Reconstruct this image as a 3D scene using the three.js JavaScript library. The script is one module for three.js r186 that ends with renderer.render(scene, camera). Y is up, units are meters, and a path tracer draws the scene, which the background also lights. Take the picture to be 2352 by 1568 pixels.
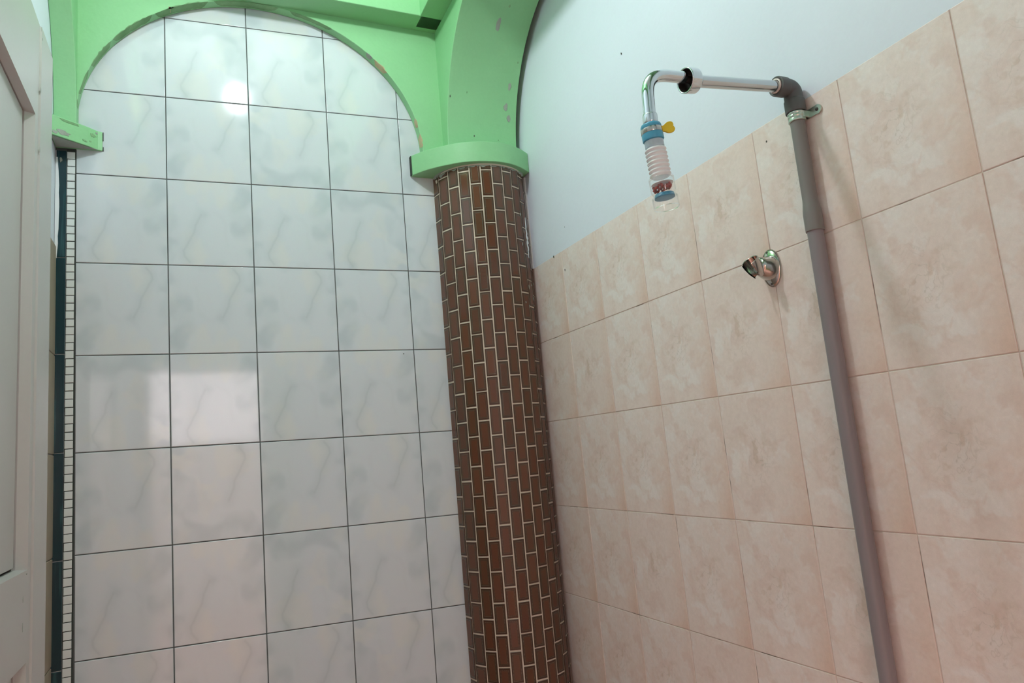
import * as THREE from 'three';
import { RectAreaLightUniformsLib } from 'three/addons/lights/RectAreaLightUniformsLib.js';
import { RoundedBoxGeometry } from 'three/addons/geometries/RoundedBoxGeometry.js';
import { mergeGeometries } from 'three/addons/utils/BufferGeometryUtils.js';

RectAreaLightUniformsLib.init();
const V = (x, y, z) => new THREE.Vector3(x, y, z);
const scene = new THREE.Scene();
scene.background = new THREE.Color(0x000000);

// ---------------------------------------------------------------- camera
const camera = new THREE.PerspectiveCamera(52.01, 2352 / 1568, 0.02, 30);
camera.position.set(0.06115, 1.19786, 2.04926);
camera.quaternion.setFromRotationMatrix(new THREE.Matrix4().makeBasis(
  V(0.91023663, -0.08912301, 0.40438392), V(0.01741029, 0.9839374, 0.17766281), V(-0.41372231, -0.15467476, 0.89716753)));
scene.add(camera);

const renderer = new THREE.WebGLRenderer({ antialias: true });
renderer.toneMapping = THREE.LinearToneMapping;
renderer.toneMappingExposure = 1.0;
renderer.shadowMap.enabled = true;

// ---------------------------------------------------------------- room sizes (metres, floor at 0)
const XL = -0.262, XR = 1.07, ZF = 2.6, YC = 3.03;      // left wall, right wall, front wall, ceiling
const HALL = { x0: -2.6, x1: 1.6, z1: 5.2, y1: 2.7 };    // room behind the doorway
const DOOR = { x0: -0.235, x1: 0.435, y1: 1.86 };        // doorway in the front wall

// ---------------------------------------------------------------- lights
const BULB = V(0.246, 2.786, 0.92);
const bulbLight = new THREE.PointLight(new THREE.Color(0.93, 0.985, 1.04), 1.45);
bulbLight.position.copy(BULB); bulbLight.castShadow = true; bulbLight.shadow.radius = 2;
scene.add(bulbLight);

const WIN = { x0: -0.75, x1: 0.85, y0: 1.55, y1: 2.45 };   // unseen hall window, placed to mirror as a bright rectangle in the tiles
const unseenWindowLight = new THREE.RectAreaLight(new THREE.Color(1.0, 0.98, 1.1), 2.0, WIN.x1 - WIN.x0, WIN.y1 - WIN.y0);
unseenWindowLight.position.set((WIN.x0 + WIN.x1) / 2, (WIN.y0 + WIN.y1) / 2, HALL.z1 - 0.04); unseenWindowLight.lookAt(unseenWindowLight.position.x, unseenWindowLight.position.y, 0);
scene.add(unseenWindowLight);
const hallFill = new THREE.RectAreaLight(new THREE.Color(1.0, 0.82, 0.82), 34, 1.2, 0.9);  // added warm fill, out of view under the hall ceiling
hallFill.position.set(-0.1, HALL.y1 - 0.06, 3.7); hallFill.lookAt(-0.1, 0, 3.7);
scene.add(hallFill);

// ---------------------------------------------------------------- helpers
let seed = 12345;
const rnd = () => { seed = (seed * 1664525 + 1013904223) >>> 0; return seed / 4294967296; };
const rr = (a, b) => a + (b - a) * rnd();
const used = {};
function numbered(n) { used[n] = (used[n] || 0) + 1; return used[n] === 1 ? n : n + '_' + String(used[n] - 1).padStart(3, '0'); }
function mesh(name, geo, mat, parent) {
  const m = new THREE.Mesh(geo, mat);
  m.name = parent ? name : numbered(name);
  m.castShadow = true; m.receiveShadow = true;
  (parent || scene).add(m);
  return m;
}
function thing(name, label, category, kind) {
  const g = new THREE.Group(); g.name = numbered(name); scene.add(g);
  g.userData = { label, category }; if (kind) g.userData.kind = kind;
  return g;
}
function tag(o, label, category, kind) { Object.assign(o.userData, { label, category }); if (kind) o.userData.kind = kind; return o; }
function box(x0, x1, y0, y1, z0, z1) {
  const g = new THREE.BoxGeometry(x1 - x0, y1 - y0, z1 - z0);
  g.translate((x0 + x1) / 2, (y0 + y1) / 2, (z0 + z1) / 2); return g;
}
function rbox(x0, x1, y0, y1, z0, z1, r, seg = 2) {
  const g = new RoundedBoxGeometry(x1 - x0, y1 - y0, z1 - z0, seg, r);
  g.translate((x0 + x1) / 2, (y0 + y1) / 2, (z0 + z1) / 2); return g;
}
// metre uv from the dominant normal direction, so that paint grain keeps its size
function metreUV(g, s = 1) {
  const p = g.attributes.position, n = g.attributes.normal, uv = new Float32Array(p.count * 2);
  for (let i = 0; i < p.count; i++) {
    const ax = Math.abs(n.getX(i)), ay = Math.abs(n.getY(i)), az = Math.abs(n.getZ(i));
    let u, v;
    if (ax >= ay && ax >= az) { u = p.getZ(i); v = p.getY(i); } else if (ay >= az) { u = p.getX(i); v = p.getZ(i); } else { u = p.getX(i); v = p.getY(i); }
    uv[i * 2] = u * s; uv[i * 2 + 1] = v * s;
  }
  g.setAttribute('uv', new THREE.BufferAttribute(uv, 2));
  return g;
}
// place a geometry built along +y so that it runs from a to b
function along(g, a, b) {
  const d = b.clone().sub(a).normalize();
  g.applyQuaternion(new THREE.Quaternion().setFromUnitVectors(V(0, 1, 0), d));
  g.translate(a.x, a.y, a.z); return g;
}
function lathe(pts, seg = 40) { return new THREE.LatheGeometry(pts.map(([r, y]) => new THREE.Vector2(r, y)), seg); }
function patch3(pts2, place, h0, h1) {                     // small irregular flake with real thickness
  const s = new THREE.Shape(pts2.map(([a, b]) => new THREE.Vector2(a, b)));
  const g = new THREE.ExtrudeGeometry(s, { depth: h1 - h0, bevelEnabled: false });
  const p = g.attributes.position;
  for (let i = 0; i < p.count; i++) { const q = place(p.getX(i), p.getY(i), h0 + p.getZ(i)); p.setXYZ(i, q.x, q.y, q.z); }
  g.computeVertexNormals(); return g;
}
function blob(ca, cb, ra, rb, n = 11, j = 0.45) {
  const o = [];
  for (let i = 0; i < n; i++) { const t = i / n * Math.PI * 2, k = 1 - j * rnd(); o.push([ca + Math.cos(t) * ra * k, cb + Math.sin(t) * rb * k]); }
  return o;
}

// ---------------------------------------------------------------- noise and textures
const hash = (x, y, s) => { let h = (x * 374761393 + y * 668265263 + s * 1442695041) | 0; h = Math.imul(h ^ (h >>> 13), 1274126177); return ((h ^ (h >>> 16)) >>> 0) / 4294967296; };
function vnoise(x, y, s, per) {
  const xi = Math.floor(x), yi = Math.floor(y); let fx = x - xi, fy = y - yi;
  fx = fx * fx * (3 - 2 * fx); fy = fy * fy * (3 - 2 * fy);
  const w = per ? (k) => ((k % per) + per) % per : (k) => k;
  const a = hash(w(xi), w(yi), s), b = hash(w(xi + 1), w(yi), s), c = hash(w(xi), w(yi + 1), s), d = hash(w(xi + 1), w(yi + 1), s);
  return a + (b - a) * fx + (c - a) * fy + (a - b - c + d) * fx * fy;
}
function fbm(x, y, s, oct = 4, per = 0) { let v = 0, a = 0.5, t = 0; for (let i = 0; i < oct; i++) { v += a * vnoise(x, y, s + i * 17, per); t += a; x *= 2; y *= 2; per *= 2; a *= 0.5; } return v / t; }
function dataTex(w, h, fn, srgb = true, repeat) {
  const d = new Uint8Array(w * h * 4);
  for (let y = 0; y < h; y++) for (let x = 0; x < w; x++) {
    const c = fn((x + 0.5) / w, (y + 0.5) / h), i = (y * w + x) * 4;
    d[i] = Math.max(0, Math.min(255, c[0])); d[i + 1] = Math.max(0, Math.min(255, c[1])); d[i + 2] = Math.max(0, Math.min(255, c[2])); d[i + 3] = 255;
  }
  const t = new THREE.DataTexture(d, w, h); t.magFilter = THREE.LinearFilter; t.minFilter = THREE.LinearMipmapLinearFilter; t.generateMipmaps = true;
  t.wrapS = t.wrapT = THREE.RepeatWrapping; if (repeat) t.repeat.set(repeat, repeat);
  if (srgb) t.colorSpace = THREE.SRGBColorSpace; t.needsUpdate = true; return t;
}
const sm = (a, b, x) => { const t = Math.max(0, Math.min(1, (x - a) / (b - a))); return t * t * (3 - 2 * t); };
const mix3 = (a, b, t) => [a[0] + (b[0] - a[0]) * t, a[1] + (b[1] - a[1]) * t, a[2] + (b[2] - a[2]) * t];
// distance from a point to a polyline
function polyDist(x, y, pl) {
  let m = 9;
  for (let i = 0; i + 1 < pl.length; i++) {
    const [ax, ay] = pl[i], [bx, by] = pl[i + 1], dx = bx - ax, dy = by - ay;
    const t = Math.max(0, Math.min(1, ((x - ax) * dx + (y - ay) * dy) / (dx * dx + dy * dy)));
    m = Math.min(m, Math.hypot(x - ax - dx * t, y - ay - dy * t));
  }
  return m;
}
// glazed tile print: pale ground, blue-grey clouds, one thin vein
const marbleVein = [[0.76, 0.97], [0.82, 0.90], [0.83, 0.84], [0.79, 0.77], [0.75, 0.69], [0.70, 0.61], [0.69, 0.53], [0.66, 0.47], [0.62, 0.40]];
const marbleVein2 = [[0.30, 0.75], [0.33, 0.62], [0.30, 0.52], [0.36, 0.42], [0.46, 0.36]];
function marble(sd) {
  return dataTex(384, 384, (u, v) => {
    const wx = fbm(u * 4, v * 4, 31 + sd, 3) - 0.5, wy = fbm(u * 4, v * 4, 57 + sd, 3) - 0.5;
    let c = [212, 219, 224];
    const cl = sm(0.47, 0.78, fbm(u * 2.6 + wx * 0.5 + sd * 5, v * 2.6 + wy * 0.5, 5, 3));
    c = mix3(c, [190, 201, 206], cl * 0.75);
    const warm = sm(0.52, 0.8, fbm(u * 2.7 + 9, v * 2.7 + wx, 77 + sd, 3)); c = mix3(c, [222, 223, 217], warm * 0.5);
    const d1 = polyDist(u + wx * 0.03, v + wy * 0.03, marbleVein), d2 = polyDist(u + wx * 0.05, v + wy * 0.04, marbleVein2);
    c = mix3(c, [180, 191, 195], 0.2 * Math.exp(-d1 * d1 / 0.0002) + 0.22 * Math.exp(-d1 * d1 / 0.005));
    c = mix3(c, [196, 203, 205], 0.1 * Math.exp(-d2 * d2 / 0.0008));
    const g = (vnoise(u * 380, v * 380, 3) - 0.5) * 2.4; return [c[0] + g, c[1] + g, c[2] + g];
  });
}
const marbleT = [marble(0), marble(3)];
// peach stone print: cream and pink mottling, cracked marks in the middle, orange stain at the lower right
function peach(sd) {
  return dataTex(400, 500, (u, v) => {
    const x = u * 4, y = v * 5, wx = fbm(x * 1.1, y * 1.1, 11 + sd, 4) - 0.5, wy = fbm(x * 1.1, y * 1.1, 23 + sd, 4) - 0.5;
    let c = [242, 224, 216];
    c = mix3(c, [245, 233, 228], sm(0.42, 0.72, fbm(x * 0.9 + wx * 2, y * 0.9 + wy * 2, 41 + sd, 4)));
    c = mix3(c, [234, 210, 200], 0.65 * sm(0.5, 0.78, fbm(x * 1.4 + wy * 2.4 + 3, y * 1.4 + wx * 2.4, 71 + sd, 5)));
    const edge = sm(0.60, 1.02, u + wx * 0.35) * (0.35 + 0.65 * sm(0.75, 0.08, v + wy * 0.3));
    c = mix3(c, [231, 195, 176], 0.66 * edge);
    const mid = Math.exp(-((u - 0.42) ** 2 / 0.05 + (v - 0.52) ** 2 / 0.06));
    const cr = Math.abs(fbm(x * 2.6 + wx * 3, y * 2.6 + wy * 3, 91 + sd, 4) - 0.5);
    c = mix3(c, [208, 192, 180], mid * 0.5 * sm(0.035, 0.0, cr));
    c = mix3(c, [216, 190, 172], 0.5 * mid * sm(0.6, 0.75, fbm(x * 3, y * 3, 101 + sd, 3)));
    const g = (vnoise(u * 300, v * 380, 7) - 0.5) * 6 + (fbm(x * 9, y * 9, 9, 3) - 0.5) * 9; return [c[0] + g, c[1] + g, c[2] + g];
  });
}
const peachT = [peach(0), peach(2)];
const paintBump = dataTex(256, 256, (u, v) => { const k = 128 + (fbm(u * 16, v * 16, 4, 4, 16) - 0.5) * 220; return [k, k, k]; }, false, 3);
function paintTex(base, amp, sd) {
  return dataTex(256, 256, (u, v) => { const a = (fbm(u * 4, v * 4, sd, 5, 4) - 0.5) * amp, b = (vnoise(u * 200, v * 200, sd + 5, 200) - 0.5) * amp * 0.3; return [base[0] + a + b, base[1] + a + b, base[2] + a + b]; }, true, 1.3);
}

const std = (o) => new THREE.MeshStandardMaterial(o);
const phys = (o) => new THREE.MeshPhysicalMaterial(o);
const M = {
  marble: marbleT.map((t) => phys({ map: t, roughness: 0.07 })),
  peach: peachT.map((t) => phys({ map: t, roughness: 0.22, specularIntensity: 0.9 })),
  groutDark: std({ color: 0x5b5f5e, roughness: 0.95 }),
  groutPeach: std({ map: dataTex(256, 256, (u, v) => mix3([224, 206, 194], [110, 94, 84], 0.7 * sm(0.6, 0.74, fbm(u * 10, v * 10, 15, 4, 10))), true, 2.2), roughness: 0.95 }),
  bluePaint: std({ map: paintTex([231, 237, 248], 5, 3), roughness: 0.55, bumpMap: paintBump, bumpScale: 0.0006 }),
  ceilPaint: std({ map: paintTex([232, 235, 234], 6, 8), roughness: 0.9 }),
  green: std({ map: paintTex([145, 204, 149], 9, 12), roughness: 0.5, bumpMap: paintBump, bumpScale: 0.0008 }),
  wornGreen: std({ map: paintTex([124, 166, 120], 46, 22), roughness: 0.95 }),
  plasterGrey: std({ map: paintTex([162, 168, 158], 40, 32), roughness: 0.95 }),
  plasterTan: std({ map: paintTex([190, 176, 140], 50, 36), roughness: 0.95 }),
  darkGap: std({ color: 0x3c423e, roughness: 1 }),
  cream: std({ map: paintTex([222, 208, 190], 14, 42), roughness: 0.9 }),
  white: std({ color: 0xe6e9ea, roughness: 0.7 }),
  teal: phys({ map: dataTex(128, 512, (u, v) => mix3([18, 52, 60], [40, 78, 84], sm(0.55, 0.8, fbm(u * 4, v * 16, 19, 4))), true), roughness: 0.2 }),
  mosaicWhite: phys({ color: 0xdde4e2, roughness: 0.25 }),
  beige: phys({ map: paintTex([176, 162, 140], 20, 52), roughness: 0.3 }),
  doorPaint: phys({ map: paintTex([190, 187, 184], 6, 62), roughness: 0.3, clearcoat: 0.15, clearcoatRoughness: 0.2 }),
  doorGroove: std({ color: 0x2a2020, roughness: 1 }),
  dirt: std({ color: 0x4a463f, roughness: 1 }),
  pipeGrey: phys({ color: 0x908689, roughness: 0.32 }),
  pipeUpper: phys({ color: 0x857f7c, roughness: 0.36 }),
  elbow: phys({ color: 0x5c5c5c, roughness: 0.5 }),
  bushing: std({ color: 0xe3d6cc, roughness: 0.5 }),
  chrome: std({ color: 0xd6dade, metalness: 1, roughness: 0.07 }),
  chromeWorn: std({ color: 0xc9cccf, metalness: 1, roughness: 0.16, roughnessMap: dataTex(128, 128, (u, v) => { const k = 150 + 100 * fbm(u * 14, v * 14, 6, 4, 14); return [k, k, k]; }, false) }),
  galv: std({ color: 0xc9cfc4, metalness: 1, roughness: 0.3 }),
  steelDark: std({ color: 0x55504d, metalness: 0.8, roughness: 0.5 }),
  nickel: std({ color: 0xbdb8b2, metalness: 1, roughness: 0.14 }),
  bluePlastic: phys({ color: 0x4fa3c4, roughness: 0.35 }),
  blueDeep: phys({ color: 0x3d8fb4, roughness: 0.35 }),
  yellow: phys({ color: 0xeacb22, roughness: 0.35 }),
  bellows: phys({ color: 0xfcfafa, roughness: 0.4, transmission: 0.25, thickness: 0 }),
  paleBlue: phys({ color: 0xcfe2ec, roughness: 0.3, transmission: 0.3, thickness: 0 }),
  clear: phys({ color: 0xffffff, roughness: 0.05, transmission: 1, thickness: 0, ior: 1.49 }),
  redBeads: std({ color: 0xa84038, roughness: 0.6 }),
  floor: phys({ map: paintTex([196, 150, 132], 18, 72), roughness: 0.4 }),
  hallWall: std({ color: 0xe9e2da, roughness: 0.9 }),
  hallFloor: std({ color: 0xb98f78, roughness: 0.6 }),
  orangeWood: std({ map: paintTex([206, 160, 118], 20, 82), roughness: 0.6 }),
  bulb: std({ color: 0xffffff, emissive: new THREE.Color(0.93, 0.985, 1.04), emissiveIntensity: 40, roughness: 0.4 }),
  bulbBase: std({ color: 0xe8e8e8, roughness: 0.5 }),
  fillGlow: std({ color: 0xffffff, emissive: new THREE.Color(1, 0.82, 0.76), emissiveIntensity: 3 }),
  unseenPaneGlow: std({ color: 0xffffff, emissive: new THREE.Color(1, 0.97, 1.04), emissiveIntensity: 1.1 }),
};

// ---------------------------------------------------------------- tiles
// c: four corners (a,b) bl br tr tl on a surface; place(a,b,h) -> point, h out of the surface
function tileGeo(c, place, o = {}) {
  const gap = o.gap ?? 0.0012, bev = o.bevel ?? 0.0018, dep = o.depth ?? 0.0045, rot = o.rot ? 1 : 0, drop = o.drop ?? 0.0011, tilt = o.tilt || [0, 0, 0, 0];
  const ca = (c[0][0] + c[1][0] + c[2][0] + c[3][0]) / 4, cb = (c[0][1] + c[1][1] + c[2][1] + c[3][1]) / 4;
  const inset = (d) => c.map(([a, b]) => [a - Math.sign(a - ca) * d, b - Math.sign(b - cb) * d]);
  const A = inset(gap + bev), B = inset(gap);
  const uvs = o.uv || [[0, 0], [1, 0], [1, 1], [0, 1]];
  const uvR = rot ? uvs.map(([u, v]) => [1 - u, 1 - v]) : uvs;
  const pos = [], nor = [], uv = [], idx = [];
  const P = (q, h, i) => place(q[0], q[1], h + tilt[i]);
  const fA = A.map((q, i) => P(q, 0, i)), fB = B.map((q, i) => P(q, -drop, i)), fC = B.map((q, i) => P(q, -dep, i));
  const n = fA[1].clone().sub(fA[0]).cross(fA[3].clone().sub(fA[0])).normalize();
  const push = (p, nn, i) => { pos.push(p.x, p.y, p.z); nor.push(nn.x, nn.y, nn.z); uv.push(uvR[i][0], uvR[i][1]); return pos.length / 3 - 1; };
  const f = fA.map((p, i) => push(p, n, i)); idx.push(f[0], f[1], f[2], f[0], f[2], f[3]);
  for (let i = 0; i < 4; i++) {
    const j = (i + 1) % 4, e = fA[j].clone().sub(fA[i]).normalize(), out = e.clone().cross(n).normalize(), t = out.clone().multiplyScalar(0.85).addScaledVector(n, 0.53).normalize();
    const a = push(fA[i], n, i), b = push(fA[j], n, j), d = push(fB[j], t, j), g = push(fB[i], t, i);
    idx.push(a, g, d, a, d, b);
    const h = push(fB[i], out, i), k = push(fB[j], out, j), l = push(fC[j], out, j), m = push(fC[i], out, i);
    idx.push(h, m, l, h, l, k);
  }
  const G = new THREE.BufferGeometry();
  G.setAttribute('position', new THREE.Float32BufferAttribute(pos, 3));
  G.setAttribute('normal', new THREE.Float32BufferAttribute(nor, 3));
  G.setAttribute('uv', new THREE.Float32BufferAttribute(uv, 2));
  G.setIndex(idx); return G;
}
const cross = (rowFn, colFn) => { let b = 1.3, a = 0; for (let i = 0; i < 6; i++) { a = colFn(b); b = rowFn(a); } return [a, b]; };
const tiltR = (k) => { const a = rr(-k, k), b = rr(-k, k); return [-a - b, a - b, a + b, b - a]; };

// ---------------------------------------------------------------- back wall: white marbled tiles
const wallBack = thing('wall_back', 'back wall of glossy white marbled tiles under the green arch', 'wall', 'structure');
mesh('wall_body', box(XL - 0.1, XR + 0.1, -0.1, YC + 0.1, -0.14, -0.0022), M.groutDark, wallBack);
{
  // joint lines, each a little off level or plumb as laid
  const rowL = [[2.766, 0.04], [2.5180, 0.0340], [2.2716, 0.0234], [2.0267, 0.0085], [1.7806, -0.0003], [1.5348, -0.0052], [1.2878, -0.0140], [1.0400, -0.0177], [0.7909, -0.0319], [0.543, -0.032], [0.295, -0.032], [0.047, -0.03], [-0.01, 0]];
  const colL = [[-0.2096, -0.0035], [0.0029, -0.0013], [0.2230, -0.0012], [0.4486, -0.0009], [0.6757, -0.0012], [0.899, -0.001], [1.07, 0]];
  for (let r = 0; r + 1 < rowL.length; r++) for (let c = 0; c + 1 < colL.length; c++) {
    const R = (k) => (a) => rowL[k][0] + rowL[k][1] * a, C = (k) => (b) => colL[k][0] + colL[k][1] * b;
    const q = [cross(R(r + 1), C(c)), cross(R(r + 1), C(c + 1)), cross(R(r), C(c + 1)), cross(R(r), C(c))];
    const frac = (c === 5) ? 0.76 : 1, fv = (r === 11) ? 0.25 : 1;
    mesh('wall_tile', tileGeo(q, (a, b, h) => V(a, b, h), { rot: r % 2 === 1, tilt: tiltR(0.00022), uv: [[0, 1 - fv], [frac, 1 - fv], [frac, 1], [0, 1]] }), M.marble[(r * 7 + c * 3) % 5 === 0 ? 1 : 0], wallBack);
  }
  mesh('speck', patch3(blob(0.6408, 1.5199, 0.0022, 0.0026, 8), (a, b, h) => V(a, b, h), 0.0002, 0.0008), M.dirt, wallBack);
}

// ---------------------------------------------------------------- right wall: peach tiles below pale blue paint
const wallRight = thing('wall_right', 'right wall of peach stone tiles below pale blue paint', 'wall', 'structure');
mesh('painted_wall', metreUV(box(XR + 0.001, XR + 0.14, 1.774, YC + 0.1, -0.1, ZF)), M.bluePaint, wallRight);
mesh('wall_body', metreUV(box(XR + 0.0014, XR + 0.14, -0.1, 1.774, -0.1, ZF)), M.groutPeach, wallRight);
{
  const rowL = [[1.7770, -0.0012], [1.5299, -0.0041], [1.2794, -0.0073], [1.0226, -0.0047], [0.7646, -0.0010], [0.509, 0], [0.253, 0], [-0.002, 0]];
  const colL = [[0.002, 0], [0.0725, -0.003], [0.2769, -0.0031], [0.4811, -0.0078], [0.6798, -0.0055], [0.8854, -0.0091], [1.0822, -0.0040], [1.2835, -0.0023], [1.4791, -0.0003], [1.68, 0], [1.88, 0], [2.081, 0], [2.282, 0], [2.483, 0], [2.599, 0]];
  for (let r = 0; r + 1 < rowL.length; r++) for (let c = 0; c + 1 < colL.length; c++) {
    const R = (k) => (a) => rowL[k][0] + rowL[k][1] * a, C = (k) => (b) => colL[k][0] + colL[k][1] * b;
    // surface coordinate a runs along z; seen from the room, z grows to the right
    const q = [cross(R(r + 1), C(c)), cross(R(r + 1), C(c + 1)), cross(R(r), C(c + 1)), cross(R(r), C(c))];
    const u0 = c === 0 ? 0.65 : 0, u1 = c === 13 ? 0.58 : 1;
    mesh('wall_tile', tileGeo(q, (a, b, h) => V(XR - h, b, a), { gap: 0.0008, bevel: 0.0013, drop: 0.0008, tilt: tiltR(0.0003), uv: [[u0, 0], [u1, 0], [u1, 1], [u0, 1]] }), M.peach[hash(r, c, 9) > 0.8 ? 1 : 0], wallRight);
  }
  const onR = (a, b, h) => V(XR + 0.001 - h, b, a);
  for (const [z, y, s] of [[0.6858, 2.1752, 0.0035], [0.2222, 1.7731, 0.006], [0.2832, 1.7148, 0.0045], [1.1088, 1.7403, 0.003], [0.3072, 1.8404, 0.002]])
    mesh('speck', patch3(blob(z, y, s * 0.55, s, 8), onR, 0.0011, 0.0018), M.dirt, wallRight);
}

// ---------------------------------------------------------------- left wall
const wallLeft = thing('wall_left', 'left wall with beige tiles and pale blue paint behind the door', 'wall', 'structure');
mesh('painted_wall', metreUV(box(XL - 0.12, XL, -0.1, YC + 0.1, -0.1, ZF)), M.bluePaint, wallLeft);
{
  const ys = [1.823, 1.538, 1.29, 1.043, 0.795, 0.547, 0.299, 0.051, 0.002];
  for (let i = 0; i + 1 < ys.length; i++) {
    const q = [[0.3, ys[i + 1]], [0.002, ys[i + 1]], [0.002, ys[i]], [0.3, ys[i]]];
    mesh('wall_tile', tileGeo(q, (a, b, h) => V(XL + 0.005 + h, b, a), { gap: 0.001, depth: 0.005 }), M.beige, wallLeft);
  }
}

// ---------------------------------------------------------------- corner trim: dark teal tiles and a ladder of white mosaic pieces
const trimTeal = thing('trim_1', 'narrow dark teal tile border beside the white mosaic strip', 'tile border', 'structure');
{
  const ys = [2.085, 1.792, 1.54, 1.293, 1.035, 0.784, 0.536, 0.288, 0.04];
  mesh('grout_bed', box(XL + 0.0005, -0.2362, 0.04, 2.085, -0.002, 0.0012), M.white, trimTeal);
  for (let i = 0; i + 1 < ys.length; i++) {
    const q = [[XL + 0.002, ys[i + 1]], [-0.2358, ys[i + 1]], [-0.2358, ys[i]], [XL + 0.002, ys[i]]];
    mesh('border_tile', tileGeo(q, (a, b, h) => V(a, b, 0.004 + h), { gap: 0.0008, bevel: 0.0012, uv: [[0, i * 0.13], [0.6, i * 0.13], [0.6, i * 0.13 + 0.12], [0, i * 0.13 + 0.12]] }), M.teal, trimTeal);
  }
  // white plaster lapping over the left edge of the top tile
  const e = []; for (let i = 0; i <= 14; i++) { const y = 1.79 + 0.275 * i / 14; e.push([-0.2555 + 0.0035 * Math.sin(i / 14 * Math.PI) + rr(-0.0007, 0.0007), y]); }
  mesh('plaster_smear', patch3([[XL + 0.001, 1.79], ...e, [XL + 0.001, 2.065]], (a, b, h) => V(a, b, h), 0.0035, 0.0052), M.white, trimTeal);
  mesh('plaster_smear', patch3(blob(-0.249, 2.058, 0.004, 0.008), (a, b, h) => V(a, b, h), 0.0035, 0.0052), M.plasterGrey, trimTeal);
}
const trimMosaic = thing('trim_2', 'ladder strip of small white mosaic pieces with dark joints', 'mosaic strip', 'structure');
{
  mesh('grout_bed', box(-0.2365, -0.2145, 0.03, 2.09, -0.002, 0.0012), M.darkGap, trimMosaic);
  const pitch = 0.02055, y0 = 2.083;
  const pieces = [0, 1, 2, 3].map((k) => tileGeo([[-0.2358, -pitch], [-0.2163, -pitch], [-0.2163, 0], [-0.2358, 0]], (a, b, h) => V(a + (k - 1.5) * 0.0002, b, 0.004 + h), { gap: 0.0008 + 0.0003 * (k % 2), bevel: 0.0009, tilt: tiltR(0.00025) }));
  for (let i = 0; i < 99; i++) { const m = mesh('mosaic_piece', pieces[(i * 7 + (i >> 2)) % 4], M.mosaicWhite, trimMosaic); m.position.y = y0 - i * pitch; }
}

// ---------------------------------------------------------------- ceiling, floor, front wall, room behind the doorway
tag(mesh('ceiling', metreUV(box(XL - 0.12, XR + 0.14, YC, YC + 0.1, -0.1, ZF + 0.12)), M.ceilPaint), 'plain white bathroom ceiling above the green ledge', 'ceiling', 'structure');
tag(mesh('floor', metreUV(box(XL - 0.12, XR + 0.14, -0.12, 0, -0.1, ZF + 0.12)), M.floor), 'reddish bathroom floor', 'floor', 'structure');
tag(mesh('wall_front', metreUV(mergeGeometries([
  box(XL - 0.12, DOOR.x0, 0, YC, ZF, ZF + 0.12), box(DOOR.x1, XR + 0.14, 0, YC, ZF, ZF + 0.12), box(DOOR.x0, DOOR.x1, DOOR.y1, YC, ZF, ZF + 0.12)])), M.bluePaint), 'pale wall with the open doorway facing the tiled arch', 'wall', 'structure');
{
  const t = thing('trim_3', 'painted casing around the open doorway', 'door casing', 'structure');
  mesh('jamb', rbox(DOOR.x0 - 0.025, DOOR.x0 + 0.05, 0, DOOR.y1 + 0.02, ZF - 0.02, ZF + 0.13, 0.005), M.orangeWood, t);
  mesh('jamb', rbox(DOOR.x1, DOOR.x1 + 0.19, 0, DOOR.y1 + 0.02, ZF - 0.02, ZF + 0.0, 0.005), M.green, t);
  const H = HALL, a = ZF + 0.12;
  tag(mesh('wall_hall', mergeGeometries([box(H.x0 - 0.1, H.x0, 0, H.y1, a, H.z1), box(H.x1, H.x1 + 0.1, 0, H.y1, a, H.z1), box(H.x0 - 0.1, H.x1 + 0.1, 0, H.y1, H.z1, H.z1 + 0.1),
    box(H.x0 - 0.1, XL - 0.12, 0, H.y1, a - 0.1, a), box(XR + 0.14, H.x1 + 0.1, 0, H.y1, a - 0.1, a)]), M.hallWall), 'cream walls of the hall beyond the doorway', 'wall', 'structure');
  tag(mesh('floor', box(H.x0 - 0.1, H.x1 + 0.1, -0.12, 0, a, H.z1 + 0.1), M.hallFloor), 'brown floor of the hall beyond the doorway', 'floor', 'structure');
  tag(mesh('ceiling', box(H.x0 - 0.1, H.x1 + 0.1, H.y1, H.y1 + 0.1, a, H.z1 + 0.1), M.hallWall), 'cream ceiling of the hall beyond the doorway', 'ceiling', 'structure');
  const cp = thing('added_fill_panel', 'added warm fill light panel out of view on the hall ceiling', 'ceiling light');
  mesh('frame', box(-0.73, 0.53, H.y1 - 0.04, H.y1 - 0.001, 3.22, 4.18), M.bulbBase, cp);
  mesh('diffuser', box(-0.7, 0.5, H.y1 - 0.048, H.y1 - 0.041, 3.25, 4.15), M.fillGlow, cp);
  const p = thing('window_1', 'unseen bright window in the hall beyond the doorway, placed for the reflection in the tiles', 'window', 'structure');
  mesh('pane', box(WIN.x0, WIN.x1, WIN.y0, WIN.y1, H.z1 - 0.02, H.z1 - 0.012), M.unseenPaneGlow, p);
  for (const [x0, x1, y0, y1] of [[WIN.x0 - 0.05, WIN.x0, WIN.y0 - 0.05, WIN.y1 + 0.05], [WIN.x1, WIN.x1 + 0.05, WIN.y0 - 0.05, WIN.y1 + 0.05], [WIN.x0, WIN.x1, WIN.y0 - 0.05, WIN.y0], [WIN.x0, WIN.x1, WIN.y1, WIN.y1 + 0.05], [0.03, 0.07, WIN.y0, WIN.y1]])
    mesh('window_frame', box(x0, x1, y0, y1, H.z1 - 0.035, H.z1 - 0.001), M.bulbBase, p);
}
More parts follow.
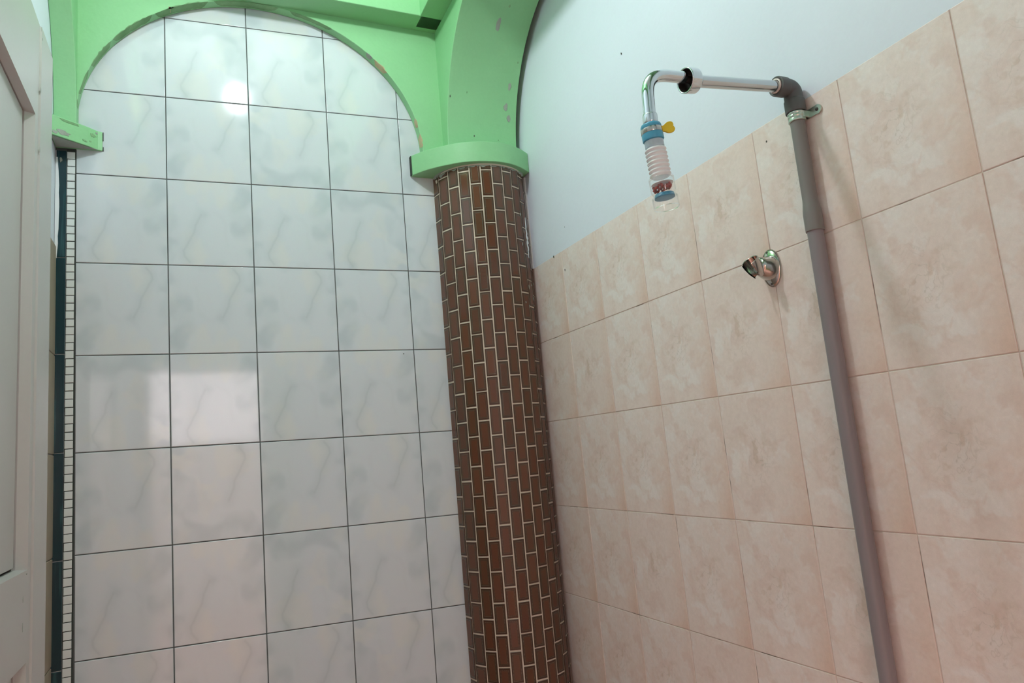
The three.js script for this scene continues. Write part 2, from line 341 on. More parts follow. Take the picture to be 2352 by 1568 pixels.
{ // bulb hanging in a holder under the ceiling
  const l = thing('ceiling_lamp', 'white bulb in a plain holder under the bathroom ceiling', 'lamp');
  const at = (g) => { g.translate(BULB.x, BULB.y, BULB.z); return g; };
  mesh('bulb', at(lathe([[0.0001, -0.047], [0.011, -0.0455], [0.019, -0.041], [0.0245, -0.033], [0.0265, -0.022], [0.026, -0.009], [0.0235, 0.008], [0.021, 0.026], [0.019, 0.046]])), M.bulb, l);
  mesh('holder', at(lathe([[0.0195, 0.046], [0.023, 0.05], [0.026, 0.09], [0.028, 0.12], [0.05, 0.13], [0.052, YC - BULB.y - 0.0005], [0.0001, YC - BULB.y - 0.0005]])), M.bulbBase, l);
}

// ---------------------------------------------------------------- green plaster: back arch, haunched beams, ledge
const YL = 2.592;                                   // underside of the ledge
const EC = 0.263, EA = 0.476, ES = 2.16, EB = 0.43; // back arch: centre, half span, spring, rise
const archPt = (t) => [EC + EA * Math.cos(t), ES + EB * Math.sin(t)];
{
  const arch = thing('plaster_arch', 'green painted plaster arch on the white tiled wall, with chipped edges', 'arch');
  const s = new THREE.Shape(); s.moveTo(XL + 0.001, 2.1); s.lineTo(EC - EA, 2.1); s.lineTo(EC - EA, ES);
  for (let i = 1; i < 72; i++) { const [x, y] = archPt(Math.PI * (1 - i / 72)); s.lineTo(x, Math.min(y, YL + 0.01)); }
  s.lineTo(EC + EA, ES); s.lineTo(EC + EA, 2.1); s.lineTo(0.93, 2.1); s.lineTo(0.93, YL + 0.04); s.lineTo(XL + 0.001, YL + 0.04); s.closePath();
  const g = new THREE.ExtrudeGeometry(s, { depth: 0.0278, bevelEnabled: true, bevelThickness: 0.002, bevelSize: 0.002, bevelOffset: -0.002, bevelSegments: 2, curveSegments: 4 });
  g.translate(0, 0, 0.0032); mesh('arch_panel', metreUV(g), M.green, arch);
  // worn, flaking paint along the soffit: irregular scabs a hair proud of the paint
  const scab = (t0, t1, w0, w1, mat) => {
    const pos = [], idx = [], n = Math.max(6, Math.round((t1 - t0) / 0.02));
    for (let i = 0; i <= n; i++) {
      const t = t0 + (t1 - t0) * i / n, e = Math.sin(Math.PI * i / n) ** 0.5, z0 = 0.033 - w0 * Math.min(1, e * 1.6) * rr(0.82, 1), zz = 0.0332 + 0.0006, lift = rr(0.0005, 0.0012) * (0.3 + e);
      const nx = Math.cos(t) / EA, ny = Math.sin(t) / EB, L = Math.hypot(nx, ny), [x, y] = archPt(t), f = w1 * e * rr(0.1, 1);
      const A = [x - nx / L * lift, y - ny / L * lift];
      pos.push(A[0], A[1], z0, A[0], A[1], zz, x + nx / L * f, y + ny / L * f, zz);
      if (i) { const k = i * 3; idx.push(k - 3, k - 2, k, k - 2, k + 1, k, k - 2, k - 1, k + 1, k - 1, k + 2, k + 1); }
    }
    const q = new THREE.BufferGeometry(); q.setAttribute('position', new THREE.Float32BufferAttribute(pos, 3)); q.setIndex(idx); q.computeVertexNormals(); metreUV(q, 6);
    mesh('flaked_edge', q, mat, arch);
  };
  const D = Math.PI / 180;
  for (const [a, b, w0, w1, m] of [[172, 178, 0.02, 0.006, M.wornGreen], [160, 170, 0.018, 0.002, M.wornGreen], [146, 158, 0.024, 0.004, M.wornGreen], [128, 145, 0.026, 0.004, M.wornGreen], [108, 127, 0.028, 0.005, M.wornGreen], [84, 106, 0.026, 0.003, M.wornGreen], [64, 80, 0.016, 0.002, M.wornGreen], [38, 45, 0.024, 0.006, M.plasterTan], [46, 49, 0.02, 0.003, M.plasterGrey], [12, 16, 0.02, 0.003, M.plasterTan], [3, 9, 0.024, 0.006, M.plasterTan], [120, 122, 0.02, 0.009, M.plasterTan]]) scab(a * D, b * D, w0, w1, m);
}
// haunch profile in (z, y): rises from the capital and bends towards the room
const haunch = (u, z0 = 0.078) => { const y = 2.15 + 0.442 * u; return [z0 + 0.40 * (1 - Math.sqrt(Math.max(0, 1 - u * u))), y]; };
function haunchGeo(x0, x1, zs = 0.078) {
  const s = new THREE.Shape(); s.moveTo(0.001, 2.144); s.lineTo(zs, 2.144);
  for (let i = 0; i <= 40; i++) { const [z, y] = haunch(Math.sin(i / 40 * Math.PI / 2), zs); s.lineTo(z, y); }
  s.lineTo(ZF - 0.001, YL); s.lineTo(ZF - 0.001, YC - 0.001); s.lineTo(0.001, YC - 0.001); s.closePath();
  const g = new THREE.ExtrudeGeometry(s, { depth: x1 - x0 - 0.004, bevelEnabled: true, bevelThickness: 0.002, bevelSize: 0.002, bevelOffset: -0.002, bevelSegments: 2, curveSegments: 4 });
  // shape (z,y) extruded along +x
  const p = g.attributes.position, n = g.attributes.normal;
  for (let i = 0; i < p.count; i++) {
    const z = p.getX(i), y = p.getY(i), x = p.getZ(i); p.setXYZ(i, x1 - 0.002 - x, y, z);
    const nz = n.getX(i), ny = n.getY(i), nx = n.getZ(i); n.setXYZ(i, -nx, ny, nz);
  }
  return metreUV(g);
}
{
  const b = thing('plaster_beam', 'green curved plaster haunch and beam above the brown mosaic column', 'beam');
  mesh('beam_body', haunchGeo(0.809, 1.05), M.green, b);
  const onH = (a, bb, h) => {                         // a = x, bb = height on the curved soffit
    const u = Math.max(0, (bb - 2.15) / 0.442), [z] = haunch(Math.min(u, 1)); return V(a, bb, z + h);
  };
  for (const [x, y, ra, rb, m] of [[0.943, 2.512, 0.009, 0.015, M.plasterGrey], [1.018, 2.375, 0.007, 0.011, M.plasterGrey], [1.01, 2.315, 0.0075, 0.017, M.plasterGrey], [1.022, 2.282, 0.008, 0.012, M.plasterGrey], [0.962, 2.545, 0.004, 0.003, M.wornGreen], [1.036, 2.44, 0.003, 0.003, M.wornGreen], [0.816, 2.327, 0.002, 0.004, M.dirt], [0.9, 2.215, 0.002, 0.003, M.dirt], [0.985, 2.21, 0.002, 0.002, M.wornGreen], [0.872, 2.345, 0.0016, 0.004, M.wornGreen]])
    mesh('paint_chip', patch3(blob(x, y, ra, rb), onH, 0.0004, 0.0012), m, b);
  const c = thing('plaster_beam', 'narrow green plaster haunch rising along the left wall beside the door', 'beam');
  mesh('beam_body', haunchGeo(XL + 0.0005, -0.21, 0.040), M.green, c);
}
{
  const t = thing('trim_4', 'stepped green ledge running around the top of the walls', 'ledge', 'structure');
  mesh('ledge', metreUV(rbox(XL + 0.001, 0.95, YL, YC - 0.001, 0.002, 0.112, 0.0025)), M.green, t);
  mesh('ledge', metreUV(rbox(0.737, 0.9, YL, YC - 0.001, 0.05, ZF - 0.001, 0.0025)), M.green, t);
  mesh('ledge', metreUV(rbox(-0.255, -0.138, YL, YC - 0.001, 0.05, ZF - 0.001, 0.0025)), M.green, t);
}

// ---------------------------------------------------------------- brown mosaic column with its capital
const CX = 0.931, CR = 0.157, PITCH = 0.0862;
const onCol = (deg, y, h) => { const a = deg * Math.PI / 180; return V(CX + (CR + h) * Math.sin(a), y, (CR + h) * Math.cos(a)); };
{
  const col = thing('tiled_column', 'round column of brown oblong mosaic tiles with cream joints and green capital', 'column');
  const g = new THREE.CylinderGeometry(CR - 0.0024, CR - 0.0024, 2.096, 72, 1, true, -Math.PI / 2, Math.PI * 0.845);
  g.translate(CX, 1.048, 0); mesh('shaft', metreUV(g), M.cream, col);
  // tile print: brown field in a dark border beaded with pale dots
  const W = 96, H = 232;
  const cv = document.createElement('canvas'); cv.width = W; cv.height = H; const x = cv.getContext('2d');
  const bm = document.createElement('canvas'); bm.width = W; bm.height = H; const y = bm.getContext('2d');
  x.fillStyle = '#533a2c'; x.fillRect(0, 0, W, H); y.fillStyle = '#666'; y.fillRect(0, 0, W, H);
  x.fillStyle = '#452e22'; x.fillRect(7, 7, W - 14, H - 14);
  x.fillStyle = '#6c4533'; x.fillRect(19, 20, W - 38, H - 40); y.fillStyle = '#aaa'; y.fillRect(19, 20, W - 38, H - 40);
  x.strokeStyle = '#7d5b45'; x.lineWidth = 1.6; x.strokeRect(19, 20, W - 38, H - 40);
  const dot = (cx, cy) => { x.fillStyle = '#a48a70'; x.beginPath(); x.arc(cx, cy, 2.5, 0, 7); x.fill(); y.fillStyle = '#fff'; y.beginPath(); y.arc(cx, cy, 3, 0, 7); y.fill(); };
  for (let i = 0; i <= 22; i++) { dot(12, 13 + i * (H - 26) / 22); dot(W - 12, 13 + i * (H - 26) / 22); }
  for (let i = 1; i < 8; i++) { dot(12 + i * (W - 24) / 8, 13); dot(12 + i * (W - 24) / 8, H - 13); }
  const ct = new THREE.CanvasTexture(cv); ct.colorSpace = THREE.SRGBColorSpace; const bt = new THREE.CanvasTexture(bm);
  const mats = [0xffffff, 0xf4ece6, 0xeaf0ee].map((c) => phys({ map: ct, bumpMap: bt, bumpScale: 0.0003, color: c, roughness: 0.12 }));
  const edges = [-88.5, -75, -58.5, -44.6, -31.1, -18.2, -5.1, 8.1, 21.2, 34.8, 47.5, 60.5];
  const hidden = [];
  for (let c = 0; c + 1 < edges.length; c++) {
    const top = c % 2 ? 1.9845 : 2.0265;
    for (let r = -2; r < 25; r++) {
      const y1 = Math.min(2.088, top - r * PITCH), y0 = top - (r + 1) * PITCH; if (y1 - y0 < 0.006 || y0 < 0.02) continue;
      const full = PITCH / (y1 - y0), j = rr(-0.0006, 0.0006), p0 = c === 0 ? 0.25 : 0, p1 = c === 10 ? 0.9 : 1;
      const s = CR * Math.PI / 180;                      // degrees to metres, so that the inset is in metres
      const q = [[edges[c] * s, y0 + j], [edges[c + 1] * s, y0 + j], [edges[c + 1] * s, y1 + j], [edges[c] * s, y1 + j]];
      const geo = tileGeo(q, (a, b, h) => onCol(a / s, b, h), { gap: 0.0020, bevel: 0.0012, drop: 0.0008, depth: 0.005, tilt: tiltR(0.00025), uv: [[p0, 0], [p1, 0], [p1, 1 / full], [p0, 1 / full]] });
      if (y1 < 0.45) hidden.push(geo); else mesh('mosaic_tile', geo, mats[Math.floor(rnd() * 3)], col);
    }
  }
  const rest = mesh('mosaic_field', mergeGeometries(hidden), mats[0], col); rest.userData.kind = 'stuff';
  // capital
  const pl = [[0.7046, 0.016], [0.7290, 0.0540], [0.7576, 0.0862], [0.7890, 0.1150], [0.8247, 0.1409], [0.8690, 0.1600], [0.9149, 0.1690], [0.9560, 0.1690], [0.9938, 0.1600], [1.0340, 0.1400], [1.0695, 0.1150]];
  const s = new THREE.Shape(); s.moveTo(0.7046, -0.0015); s.lineTo(...pl[0]); s.splineThru(pl.slice(1).map(([a, b]) => new THREE.Vector2(a, b))); s.lineTo(1.0695, -0.0015); s.closePath();
  const cg = new THREE.ExtrudeGeometry(s, { depth: 0.066 - 0.004, bevelEnabled: true, bevelThickness: 0.002, bevelSize: 0.002, bevelOffset: -0.002, bevelSegments: 2, curveSegments: 60 });
  cg.rotateX(Math.PI / 2); cg.translate(0, 2.158 - 0.002, 0);
  const cap = mesh('capital', metreUV(cg), M.green, col); cap.userData.label = 'green painted curved capital';
  mesh('dark_gap', box(0.7015, 0.7045, 2.094, 2.157, 0.0002, 0.013), M.darkGap, cap);
  // rough plaster under the capital and along the right-hand joint
  const ring = []; const low = []; for (let i = 0; i <= 60; i++) { const d = -84 + 136 * i / 60; ring.push([d, 2.093]); low.unshift([d, 2.0845 - rr(0, 0.006) - (i > 3 && i < 8 ? 0.008 * rnd() : 0)]); }
  mesh('plaster_smear', patch3([...ring, ...low].map(([a, b]) => [a, b]), (a, b, h) => onCol(a, b, h), -0.002, 0.0008), M.plasterGrey, col);
  mesh('plaster_smear', patch3(blob(-78, 2.068, 2.6, 0.008, 10), (a, b, h) => onCol(a, b, h), 0.0003, 0.0014), M.cream, col);
  const sm1 = []; const sm2 = []; for (let i = 0; i <= 18; i++) { const yy = 1.80 + 0.135 * i / 18, e = Math.sin(Math.PI * i / 18); sm1.push([42.5 - rr(0, 2.2) * e, yy]); sm2.unshift([43.2 + rr(0.3, 4.5) * e, yy]); }
  mesh('plaster_smear', patch3([...sm1, ...sm2], (a, b, h) => onCol(a, b, h), 0.0003, 0.0014), M.white, col);
  for (let i = 0; i < 12; i++) mesh('plaster_smear', patch3(blob(rr(26, 56), rr(1.62, 1.98), rr(0.4, 1.1), rr(0.003, 0.009), 7), (a, b, h) => onCol(a, b, h), 0.0003, 0.0012), M.plasterGrey, col);
  // caulk bead between column and painted wall
  const cb = []; for (let i = 0; i <= 26; i++) cb.push(V(XR - 0.0015 + rr(-0.0006, 0.0006), 1.775 + (2.088 - 1.775) * i / 26, 0.079 + rr(-0.0012, 0.0012)));
  const cbm = mesh('caulk_bead', new THREE.TubeGeometry(new THREE.CatmullRomCurve3(cb), 60, 0.0042, 6), M.white, col); cbm.userData.label = 'white caulk bead';
}
{ // left capital
  const cap = thing('column_capital', 'small chipped green capital above the teal tile strip', 'capital');
  const pl = [[-0.1545, 0.0], [-0.1545, 0.005], [-0.1645, 0.0075], [-0.185, 0.028], [-0.209, 0.0468], [-0.234, 0.066], [-0.2541, 0.0815], [XL + 0.0008, 0.086], [XL + 0.0008, 0.0]];
  const s = new THREE.Shape(pl.map(([a, b]) => new THREE.Vector2(a, b)));
  const g = new THREE.ExtrudeGeometry(s, { depth: 0.051, bevelEnabled: true, bevelThickness: 0.0015, bevelSize: 0.0015, bevelOffset: -0.0015, bevelSegments: 2 });
  g.rotateX(Math.PI / 2); g.translate(0, 2.1463 - 0.0015, 0);
  mesh('capital_body', metreUV(g), M.green, cap);
  mesh('underside_patch', patch3([[XL + 0.003, 0.01], [-0.162, 0.01], [-0.19, 0.027], [-0.21, 0.043], [-0.236, 0.062], [XL + 0.003, 0.078]], (a, b, h) => V(a, 2.0922 - h, b), 0.0003, 0.0011), M.plasterGrey, cap);
  const on = (a, b, h) => {                              // a = 0..1 along the curved face, from the tiled wall to the door wall
    const k = Math.max(0, Math.min(4.999, a * 5)), i = Math.floor(k) + 2, f = k - Math.floor(k), p = pl[i], q = pl[i + 1], dx = q[0] - p[0], dz = q[1] - p[1], L = Math.hypot(dx, dz);
    return V(p[0] + dx * f + dz / L * h, b, p[1] + dz * f - dx / L * h);
  };
  for (const [a, b, ra, rb, m] of [[0.62, 2.106, 0.16, 0.009, M.plasterGrey], [0.8, 2.101, 0.12, 0.006, M.plasterGrey], [0.1, 2.128, 0.07, 0.006, M.wornGreen], [0.26, 2.104, 0.05, 0.004, M.wornGreen], [0.15, 2.108, 0.03, 0.003, M.wornGreen], [0.5, 2.140, 0.22, 0.004, M.wornGreen], [0.03, 2.138, 0.03, 0.004, M.plasterGrey]])
    mesh('paint_chip', patch3(blob(a, b, ra, rb, 13, 0.5), on, -0.0006, 0.0007), m, cap);
  mesh('dark_gap', box(-0.1535, -0.1518, 2.093, 2.104, 0.0002, 0.003), M.darkGap, cap);
  mesh('dark_gap', box(-0.1535, -0.152, 2.122, 2.146, 0.0002, 0.003), M.darkGap, cap);
}

// ---------------------------------------------------------------- door in the left wall
{
  const d = thing('door_1', 'white painted panelled door in a thick frame on the left wall', 'door', 'structure');
  const XD = -0.22, zf = 0.30, z0 = 0.45, z1 = 1.22, top = 2.165;
  // frame, rounded at its far edge
  const prof = new THREE.Shape(); prof.moveTo(XL + 0.0005, zf); prof.lineTo(XD - 0.016, zf); prof.quadraticCurveTo(XD + 0.0015, zf, XD + 0.0015, zf + 0.026); prof.lineTo(XD + 0.0015, z0 - 0.006); prof.lineTo(XD - 0.004, z0 - 0.001); prof.lineTo(XL + 0.0005, z0 - 0.001); prof.closePath();
  const fg = new THREE.ExtrudeGeometry(prof, { depth: top - 0.001, bevelEnabled: false, curveSegments: 10 });
  { const p = fg.attributes.position; for (let i = 0; i < p.count; i++) p.setXYZ(i, p.getX(i), p.getZ(i) + 0.001, p.getY(i)); fg.index || 0; // mirror swaps the winding: turn the faces round
    for (let i = 0; i < p.count; i += 3) { const a = [p.getX(i), p.getY(i), p.getZ(i)]; p.setXYZ(i, p.getX(i + 1), p.getY(i + 1), p.getZ(i + 1)); p.setXYZ(i + 1, ...a); } fg.computeVertexNormals(); }
  mesh('frame_post', metreUV(fg), M.doorPaint, d);
  mesh('frame_post', metreUV(rbox(XL + 0.0005, XD, 0.001, top, z1 + 0.002, z1 + 0.1, 0.004)), M.doorPaint, d);
  // leaf: stiles, rails, sunk panels with sloping mouldings
  const XB = XD - 0.0015, pz0 = 0.478, pz1 = 1.19;
  const bars = [[0.002, top, z0 + 0.001, pz0], [0.002, top, pz1, z1 - 0.001], [1.952, top, pz0, pz1], [0.905, 1.065, pz0, pz1], [0.002, 0.22, pz0, pz1]];
  bars.forEach(([y0, y1, a, b], i) => mesh(i < 2 ? 'stile' : 'rail', metreUV(box(XL + 0.0005, XB, y0, y1, a, b)), M.doorPaint, d));
  for (const [y0, y1] of [[1.065, 1.952], [0.22, 0.905]]) {
    const iz = 0.02, iy = 0.005, xi = XB - 0.015;
    const O = [[pz0, y0], [pz1, y0], [pz1, y1], [pz0, y1]], I = [[pz0 + iz, y0 + iy * 0.7], [pz1 - iz, y0 + iy * 0.7], [pz1 - iz, y1 - iy], [pz0 + iz, y1 - iy]];
    for (let i = 0; i < 4; i++) {
      const j = (i + 1) % 4, pos = [], q = [[XB, O[i]], [XB, O[j]], [xi, I[j]], [xi, I[i]], [XL + 0.002, O[i]], [XL + 0.002, O[j]], [XL + 0.002, I[j]], [XL + 0.002, I[i]]].map(([x, [z, y]]) => [x, y, z]);
      for (const f of [[0, 1, 2, 3], [7, 6, 5, 4], [3, 2, 6, 7], [0, 3, 7, 4], [1, 5, 6, 2]]) for (const k of [0, 1, 2, 0, 2, 3]) pos.push(...q[f[k]]);
      const g = new THREE.BufferGeometry(); g.setAttribute('position', new THREE.Float32BufferAttribute(pos, 3)); g.computeVertexNormals(); metreUV(g);
      mesh('moulding', g, M.doorPaint, d);
    }
    mesh('groove', box(XL + 0.002, xi - 0.006, y0 + iy * 0.5, y1 - iy * 0.9, pz0 + iz - 0.004, pz1 - iz + 0.004), M.doorGroove, d);
    mesh('panel', metreUV(rbox(XL + 0.003, xi - 0.001, y0 + iy * 0.7 + 0.004, y1 - iy - 0.003, pz0 + iz + 0.009, pz1 - iz - 0.009, 0.002)), M.doorPaint, d);
  }
  const onD = (a, b, h) => V(XD + 0.0015 + h, b, a);
  for (const [z, y, a, b] of [[0.452, 2.155, 0.003, 0.007], [0.449, 2.02, 0.004, 0.01], [0.449, 1.89, 0.003, 0.008], [0.44, 2.14, 0.003, 0.004], [0.53, 1.02, 0.004, 0.008], [0.53, 0.972, 0.004, 0.01], [0.505, 1.06, 0.01, 0.0025]])
    mesh('scuff', patch3(blob(z, y, a * 0.6, b, 9, 0.6), onD, 0.0002, 0.0006), M.plasterGrey, d);
}

// ---------------------------------------------------------------- water pipe with elbow
const PX = 1.053, PZ = 1.2005;
{
  const p = thing('water_pipe', 'grey plastic water pipe running up the peach tiles to a dark elbow', 'pipe');
  const cyl = (r, y0, y1) => { const g = new THREE.CylinderGeometry(r, r, y1 - y0, 40, 1); g.translate(PX, (y0 + y1) / 2, PZ); return g; };
  mesh('lower_pipe', cyl(0.0135, 0.001, 1.545), M.pipeGrey, p);
  const so = lathe([[0.0128, 1.588], [0.0131, 1.582], [0.0152, 1.566], [0.0156, 1.56], [0.0156, 1.5305], [0.0153, 1.529], [0.0135, 1.529]]); so.translate(PX, 0, PZ);
  mesh('socket', so, M.pipeUpper, p);
  mesh('upper_pipe', cyl(0.0128, 1.56, 1.76), M.pipeUpper, p);
  // elbow: two collars joined by a tight bend
  const EY = 1.797, r = 0.0163;
  const path = new THREE.CurvePath();
  path.add(new THREE.LineCurve3(V(PX, 1.752, PZ), V(PX, EY - 0.014, PZ)));
  path.add(new THREE.QuadraticBezierCurve3(V(PX, EY - 0.014, PZ), V(PX, EY, PZ), V(PX - 0.014, EY, PZ)));
  path.add(new THREE.LineCurve3(V(PX - 0.014, EY, PZ), V(PX - 0.034, EY, PZ)));
  const tube = new THREE.TubeGeometry(path, 40, r, 32);
  const capB = new THREE.CircleGeometry(r, 32); capB.rotateX(Math.PI / 2); capB.translate(PX, 1.752, PZ);
  const c1 = lathe([[r, -0.001], [0.0178, 0], [0.0178, 0.022], [r, 0.0245]]); c1.translate(PX, 1.751, PZ);
  const c2 = along(lathe([[r, 0.0], [0.0178, 0.002], [0.0178, 0.0195], [0.0172, 0.021], [0.0125, 0.021], [0.0122, 0.012]]), V(PX - 0.018, EY, PZ), V(PX - 0.1, EY, PZ));
  const el = mesh('elbow', mergeGeometries([tube, capB, c1, c2].map((g) => { const k = g.index ? g.toNonIndexed() : g; return k; })), M.elbow, p); el.userData.label = 'dark grey elbow fitting';
  mesh('bushing', along(lathe([[0.0105, 0], [0.0128, 0.0005], [0.0130, 0.004], [0.0128, 0.0055], [0.0105, 0.0055]]), V(PX - 0.036, EY, PZ), V(PX - 0.1, EY, PZ)), M.bushing, p).userData.label = 'pale bushing ring';

  // clamp
  const c = thing('pipe_clamp', 'galvanised strap clamp holding the grey pipe to the wall', 'clamp');
  const band = lathe([[0.0129, 1.7325], [0.0146, 1.7326], [0.0152, 1.7335], [0.0152, 1.7372], [0.0144, 1.7382], [0.0144, 1.7402], [0.0153, 1.7412], [0.0153, 1.7432], [0.0144, 1.7442], [0.0144, 1.7462], [0.0152, 1.7472], [0.0152, 1.7498], [0.0146, 1.7506], [0.0129, 1.7506]], 40);
  band.translate(PX, 0, PZ);
  mesh('strap', band, M.galv, c);
  const tab = new THREE.Shape(); tab.moveTo(0.0, -0.0075); tab.lineTo(0.024, -0.0075); tab.absarc(0.024, 0, 0.0085, -Math.PI / 2, Math.PI / 2); tab.lineTo(0, 0.0075); tab.closePath();
  const tg = new THREE.ExtrudeGeometry(tab, { depth: 0.0018, bevelEnabled: true, bevelSize: 0.0004, bevelThickness: 0.0004, bevelSegments: 1 });
  tg.rotateY(-Math.PI / 2); tg.translate(XR - 0.0012, 1.743, PZ + 0.009); mesh('tab', tg, M.galv, c);
  mesh('tab_bend', rbox(PX + 0.0005, XR - 0.002, 1.7368, 1.7492, PZ + 0.0125, PZ + 0.0155, 0.001), M.galv, c);
  const sg = new THREE.SphereGeometry(0.0032, 16, 10); sg.scale(0.6, 1, 1); sg.translate(XR - 0.0035, 1.743, PZ + 0.033); mesh('screw', sg, M.steelDark, c);
}
// ---------------------------------------------------------------- shower arm
const NX = 0.808, NY = 1.778;                             // open mouth of the socket nut
{
  const a = thing('shower_arm', 'chrome shower arm with socket nut and bent spout', 'shower arm');
  const A = V(PX - 0.03, 1.797, PZ), B = V(NX + 0.02, 1.7795, PZ);
  const len = A.distanceTo(B);
  mesh('arm_tube', along(new THREE.CylinderGeometry(0.0103, 0.0103, len, 36).translate(0, len / 2, 0), A, B), M.chromeWorn, a);
  mesh('socket_nut', along(lathe([[0.0103, -0.012], [0.0112, -0.010], [0.0195, -0.0035], [0.0210, -0.001], [0.0213, 0.0165], [0.0207, 0.018], [0.0192, 0.018], [0.0186, 0.0165]], 48), B, B.clone().add(B.clone().sub(A))), M.chrome, a);
  mesh('nut_thread', along(lathe([[0.0186, 0.0165], [0.0180, 0.0135], [0.0185, 0.0115], [0.0178, 0.0085], [0.0183, 0.0065], [0.0170, 0.002], [0.0122, -0.002], [0.0001, -0.002]], 48), B, B.clone().add(B.clone().sub(A))), M.steelDark, a);
  mesh('spigot', along(new THREE.CylinderGeometry(0.0062, 0.0062, 0.03, 24).translate(0, 0.015, 0), B, V(NX - 0.01, NY + 0.0045, PZ)), M.steelDark, a);
  const y = NY + 0.0045, sp = [V(NX + 0.001, y + 0.0005, PZ), V(NX - 0.028, y - 0.0015, PZ)];
  const cp = new THREE.CurvePath();
  cp.add(new THREE.LineCurve3(sp[0], sp[1]));
  cp.add(new THREE.CubicBezierCurve3(sp[1], V(NX - 0.058, y - 0.003, PZ), V(0.7315, y - 0.012, PZ), V(0.7308, y - 0.046, PZ)));
  cp.add(new THREE.LineCurve3(V(0.7308, y - 0.046, PZ), V(0.7293, 1.697, PZ)));
  { const e = new THREE.CircleGeometry(0.0099, 32); e.rotateY(Math.PI / 2); e.translate(sp[0].x, sp[0].y, sp[0].z); mesh('spout_end', e, M.chrome, a); }
  mesh('spout', new THREE.TubeGeometry(cp, 80, 0.0099, 32), M.chrome, a);
  mesh('collar', along(lathe([[0.0098, 0.0], [0.0118, 0.0005], [0.0121, 0.002], [0.0121, 0.0135], [0.0117, 0.0155], [0.0104, 0.0165], [0.0102, 0.021]], 36), V(0.7297, 1.7065, PZ), V(0.7282, 1.6, PZ)), M.chrome, a);
}
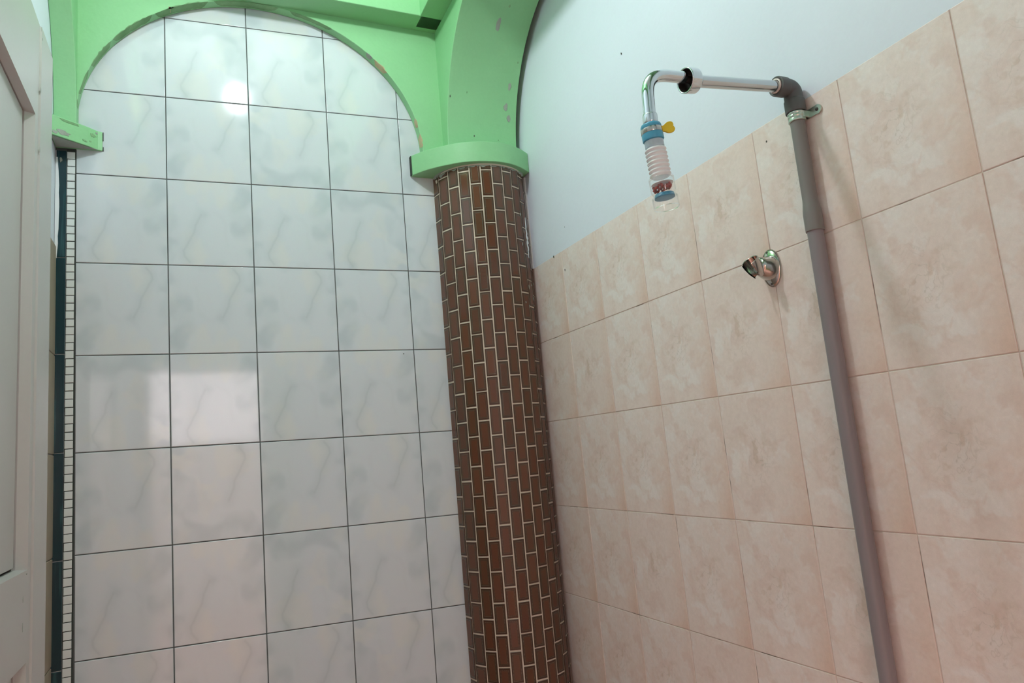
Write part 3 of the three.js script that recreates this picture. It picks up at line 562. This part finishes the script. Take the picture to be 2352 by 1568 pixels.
// ---------------------------------------------------------------- flexible tap filter clamped to the spout
{
  const f = thing('tap_filter', 'flexible tap filter with white bellows, blue clamp and clear outlet', 'tap filter');
  const A = V(0.7284, 1.690, PZ), B = V(0.7392, 1.560, PZ), put = (g) => along(g, A, B);   // s runs down the axis
  mesh('clamp_ring', put(lathe([[0.0105, 0.0], [0.0150, 0.0005], [0.0164, 0.003], [0.0168, 0.0075], [0.0158, 0.008], [0.0158, 0.016], [0.0170, 0.0165], [0.0170, 0.0265], [0.0160, 0.028], [0.012, 0.0285]])), M.bluePlastic, f);
  mesh('metal_band', put(lathe([[0.0159, 0.008], [0.0171, 0.0082], [0.0172, 0.0158], [0.0159, 0.016]])), M.nickel, f);
  mesh('coupling', put(lathe([[0.0148, 0.0285], [0.0152, 0.029], [0.0152, 0.038], [0.0146, 0.040], [0.0132, 0.0415]])), M.paleBlue, f);
  const bp = []; for (let i = 0; i < 7; i++) { const s = 0.0405 + i * 0.0068; bp.push([0.0145, s], [0.0168, s + 0.0023], [0.0172, s + 0.0034], [0.0168, s + 0.0045]); } bp.push([0.0135, 0.0885]);
  mesh('bellows', put(lathe(bp)), M.bellows, f);
  mesh('housing', put(lathe([[0.0138, 0.087], [0.0190, 0.0885], [0.0199, 0.0905], [0.0196, 0.113], [0.0176, 0.1155], [0.0176, 0.1185], [0.0204, 0.1225], [0.0204, 0.136], [0.0198, 0.139], [0.0193, 0.136], [0.0193, 0.1235], [0.0168, 0.1195], [0.0168, 0.1145], [0.0186, 0.112], [0.0189, 0.0915], [0.0138, 0.0895]], 48)), M.clear, f);
  const bd = []; for (let i = 0; i < 60; i++) { const q = new THREE.IcosahedronGeometry(0.0021, 1); const t = rr(0, 6.283), r = Math.sqrt(rnd()) * 0.0150; q.translate(Math.cos(t) * r, 0.102 + rr(0, 0.0075), Math.sin(t) * r); bd.push(q); }
  const beads = mesh('ceramic_beads', put(mergeGeometries(bd)), M.redBeads, f); beads.userData.kind = 'stuff'; beads.userData.label = 'dark red ceramic beads';
  mesh('inner_plate', put(lathe([[0.0001, 0.0985], [0.0172, 0.0985], [0.0172, 0.0997], [0.0001, 0.0997]])), M.bellows, f);
  mesh('diffuser', put(lathe([[0.0001, 0.1158], [0.0150, 0.1158], [0.0160, 0.1205], [0.0160, 0.1225], [0.0001, 0.1225]])), M.blueDeep, f);
  // wing screw
  const w = new THREE.Shape(); w.moveTo(0, -0.0034); w.quadraticCurveTo(0.005, -0.0036, 0.0085, -0.0072); w.bezierCurveTo(0.012, -0.0098, 0.0205, -0.0088, 0.0208, -0.0042); w.quadraticCurveTo(0.0208, -0.0012, 0.0186, 0.0006);
  w.quadraticCurveTo(0.0208, 0.0024, 0.0198, 0.0056); w.bezierCurveTo(0.0188, 0.0092, 0.0125, 0.0092, 0.0085, 0.0062); w.quadraticCurveTo(0.005, 0.0034, 0, 0.0034); w.closePath();
  const wg = new THREE.ExtrudeGeometry(w, { depth: 0.0024, bevelEnabled: true, bevelSize: 0.0009, bevelThickness: 0.001, bevelSegments: 3, curveSegments: 8 });
  wg.translate(0, 0, -0.0012); wg.rotateZ(0.16); wg.rotateY(-0.42); wg.translate(A.x + 0.0158, A.y - 0.0085, A.z + 0.005);
  mesh('wing_screw', wg, M.yellow, f).userData.label = 'yellow wing screw';
}
// ---------------------------------------------------------------- handset holder screwed to the tiles
{
  const h = thing('handset_holder', 'chrome shower handset holder with oval plate on the peach tiles', 'shower holder');
  const hy = 1.4985, hz = 1.0745;
  const dome = new THREE.SphereGeometry(1, 36, 20, 0, Math.PI * 2, 0, Math.PI / 2); dome.scale(0.0245, 0.012, 0.0372); dome.rotateZ(Math.PI / 2);
  { const p = dome.attributes.position; for (let i = 0; i < p.count; i++) { const x = p.getX(i), y = p.getY(i), z = p.getZ(i); p.setXYZ(i, x, z, y); } dome.computeVertexNormals(); }
  dome.translate(XR - 0.0003, hy, hz);
  mesh('plate', dome, M.nickel, h);
  // neck swelling towards the cup
  const nk = along(lathe([[0.0240, -0.002], [0.0232, 0.006], [0.0208, 0.014], [0.0185, 0.021], [0.0168, 0.027], [0.012, 0.0295], [0.0001, 0.030]], 32), V(XR - 0.004, hy - 0.001, hz), V(XR - 0.036, hy + 0.006, hz - 0.0045));
  mesh('neck', nk, M.nickel, h);
  // C-shaped cup, open towards the room, tapering downwards, leaning out at the top
  const cg = new THREE.LatheGeometry([[0.0152, 0.0165], [0.0161, 0.0173], [0.0170, 0.0165], [0.0168, 0.007], [0.0150, -0.006], [0.0112, -0.018], [0.0103, -0.0188], [0.0092, -0.018], [0.0130, -0.006], [0.0149, 0.007], [0.0152, 0.0165]].map(([r, y]) => new THREE.Vector2(r, y)), 40, 0.74, Math.PI * 2 - 1.48);
  cg.rotateY(-Math.PI * 0.47); cg.rotateZ(0.72); cg.rotateX(0.1); cg.translate(XR - 0.0405, hy + 0.0005, hz - 0.003);
  mesh('cup', cg, M.nickel, h);
  for (const [dy, dx] of [[0.0295, 0.0066], [-0.0305, 0.006]]) { const q = new THREE.SphereGeometry(0.0029, 14, 10); q.scale(0.5, 1, 1); q.translate(XR - dx - 0.0002, hy + dy, hz); mesh('screw', q, M.steelDark, h); }
}

renderer.render(scene, camera);
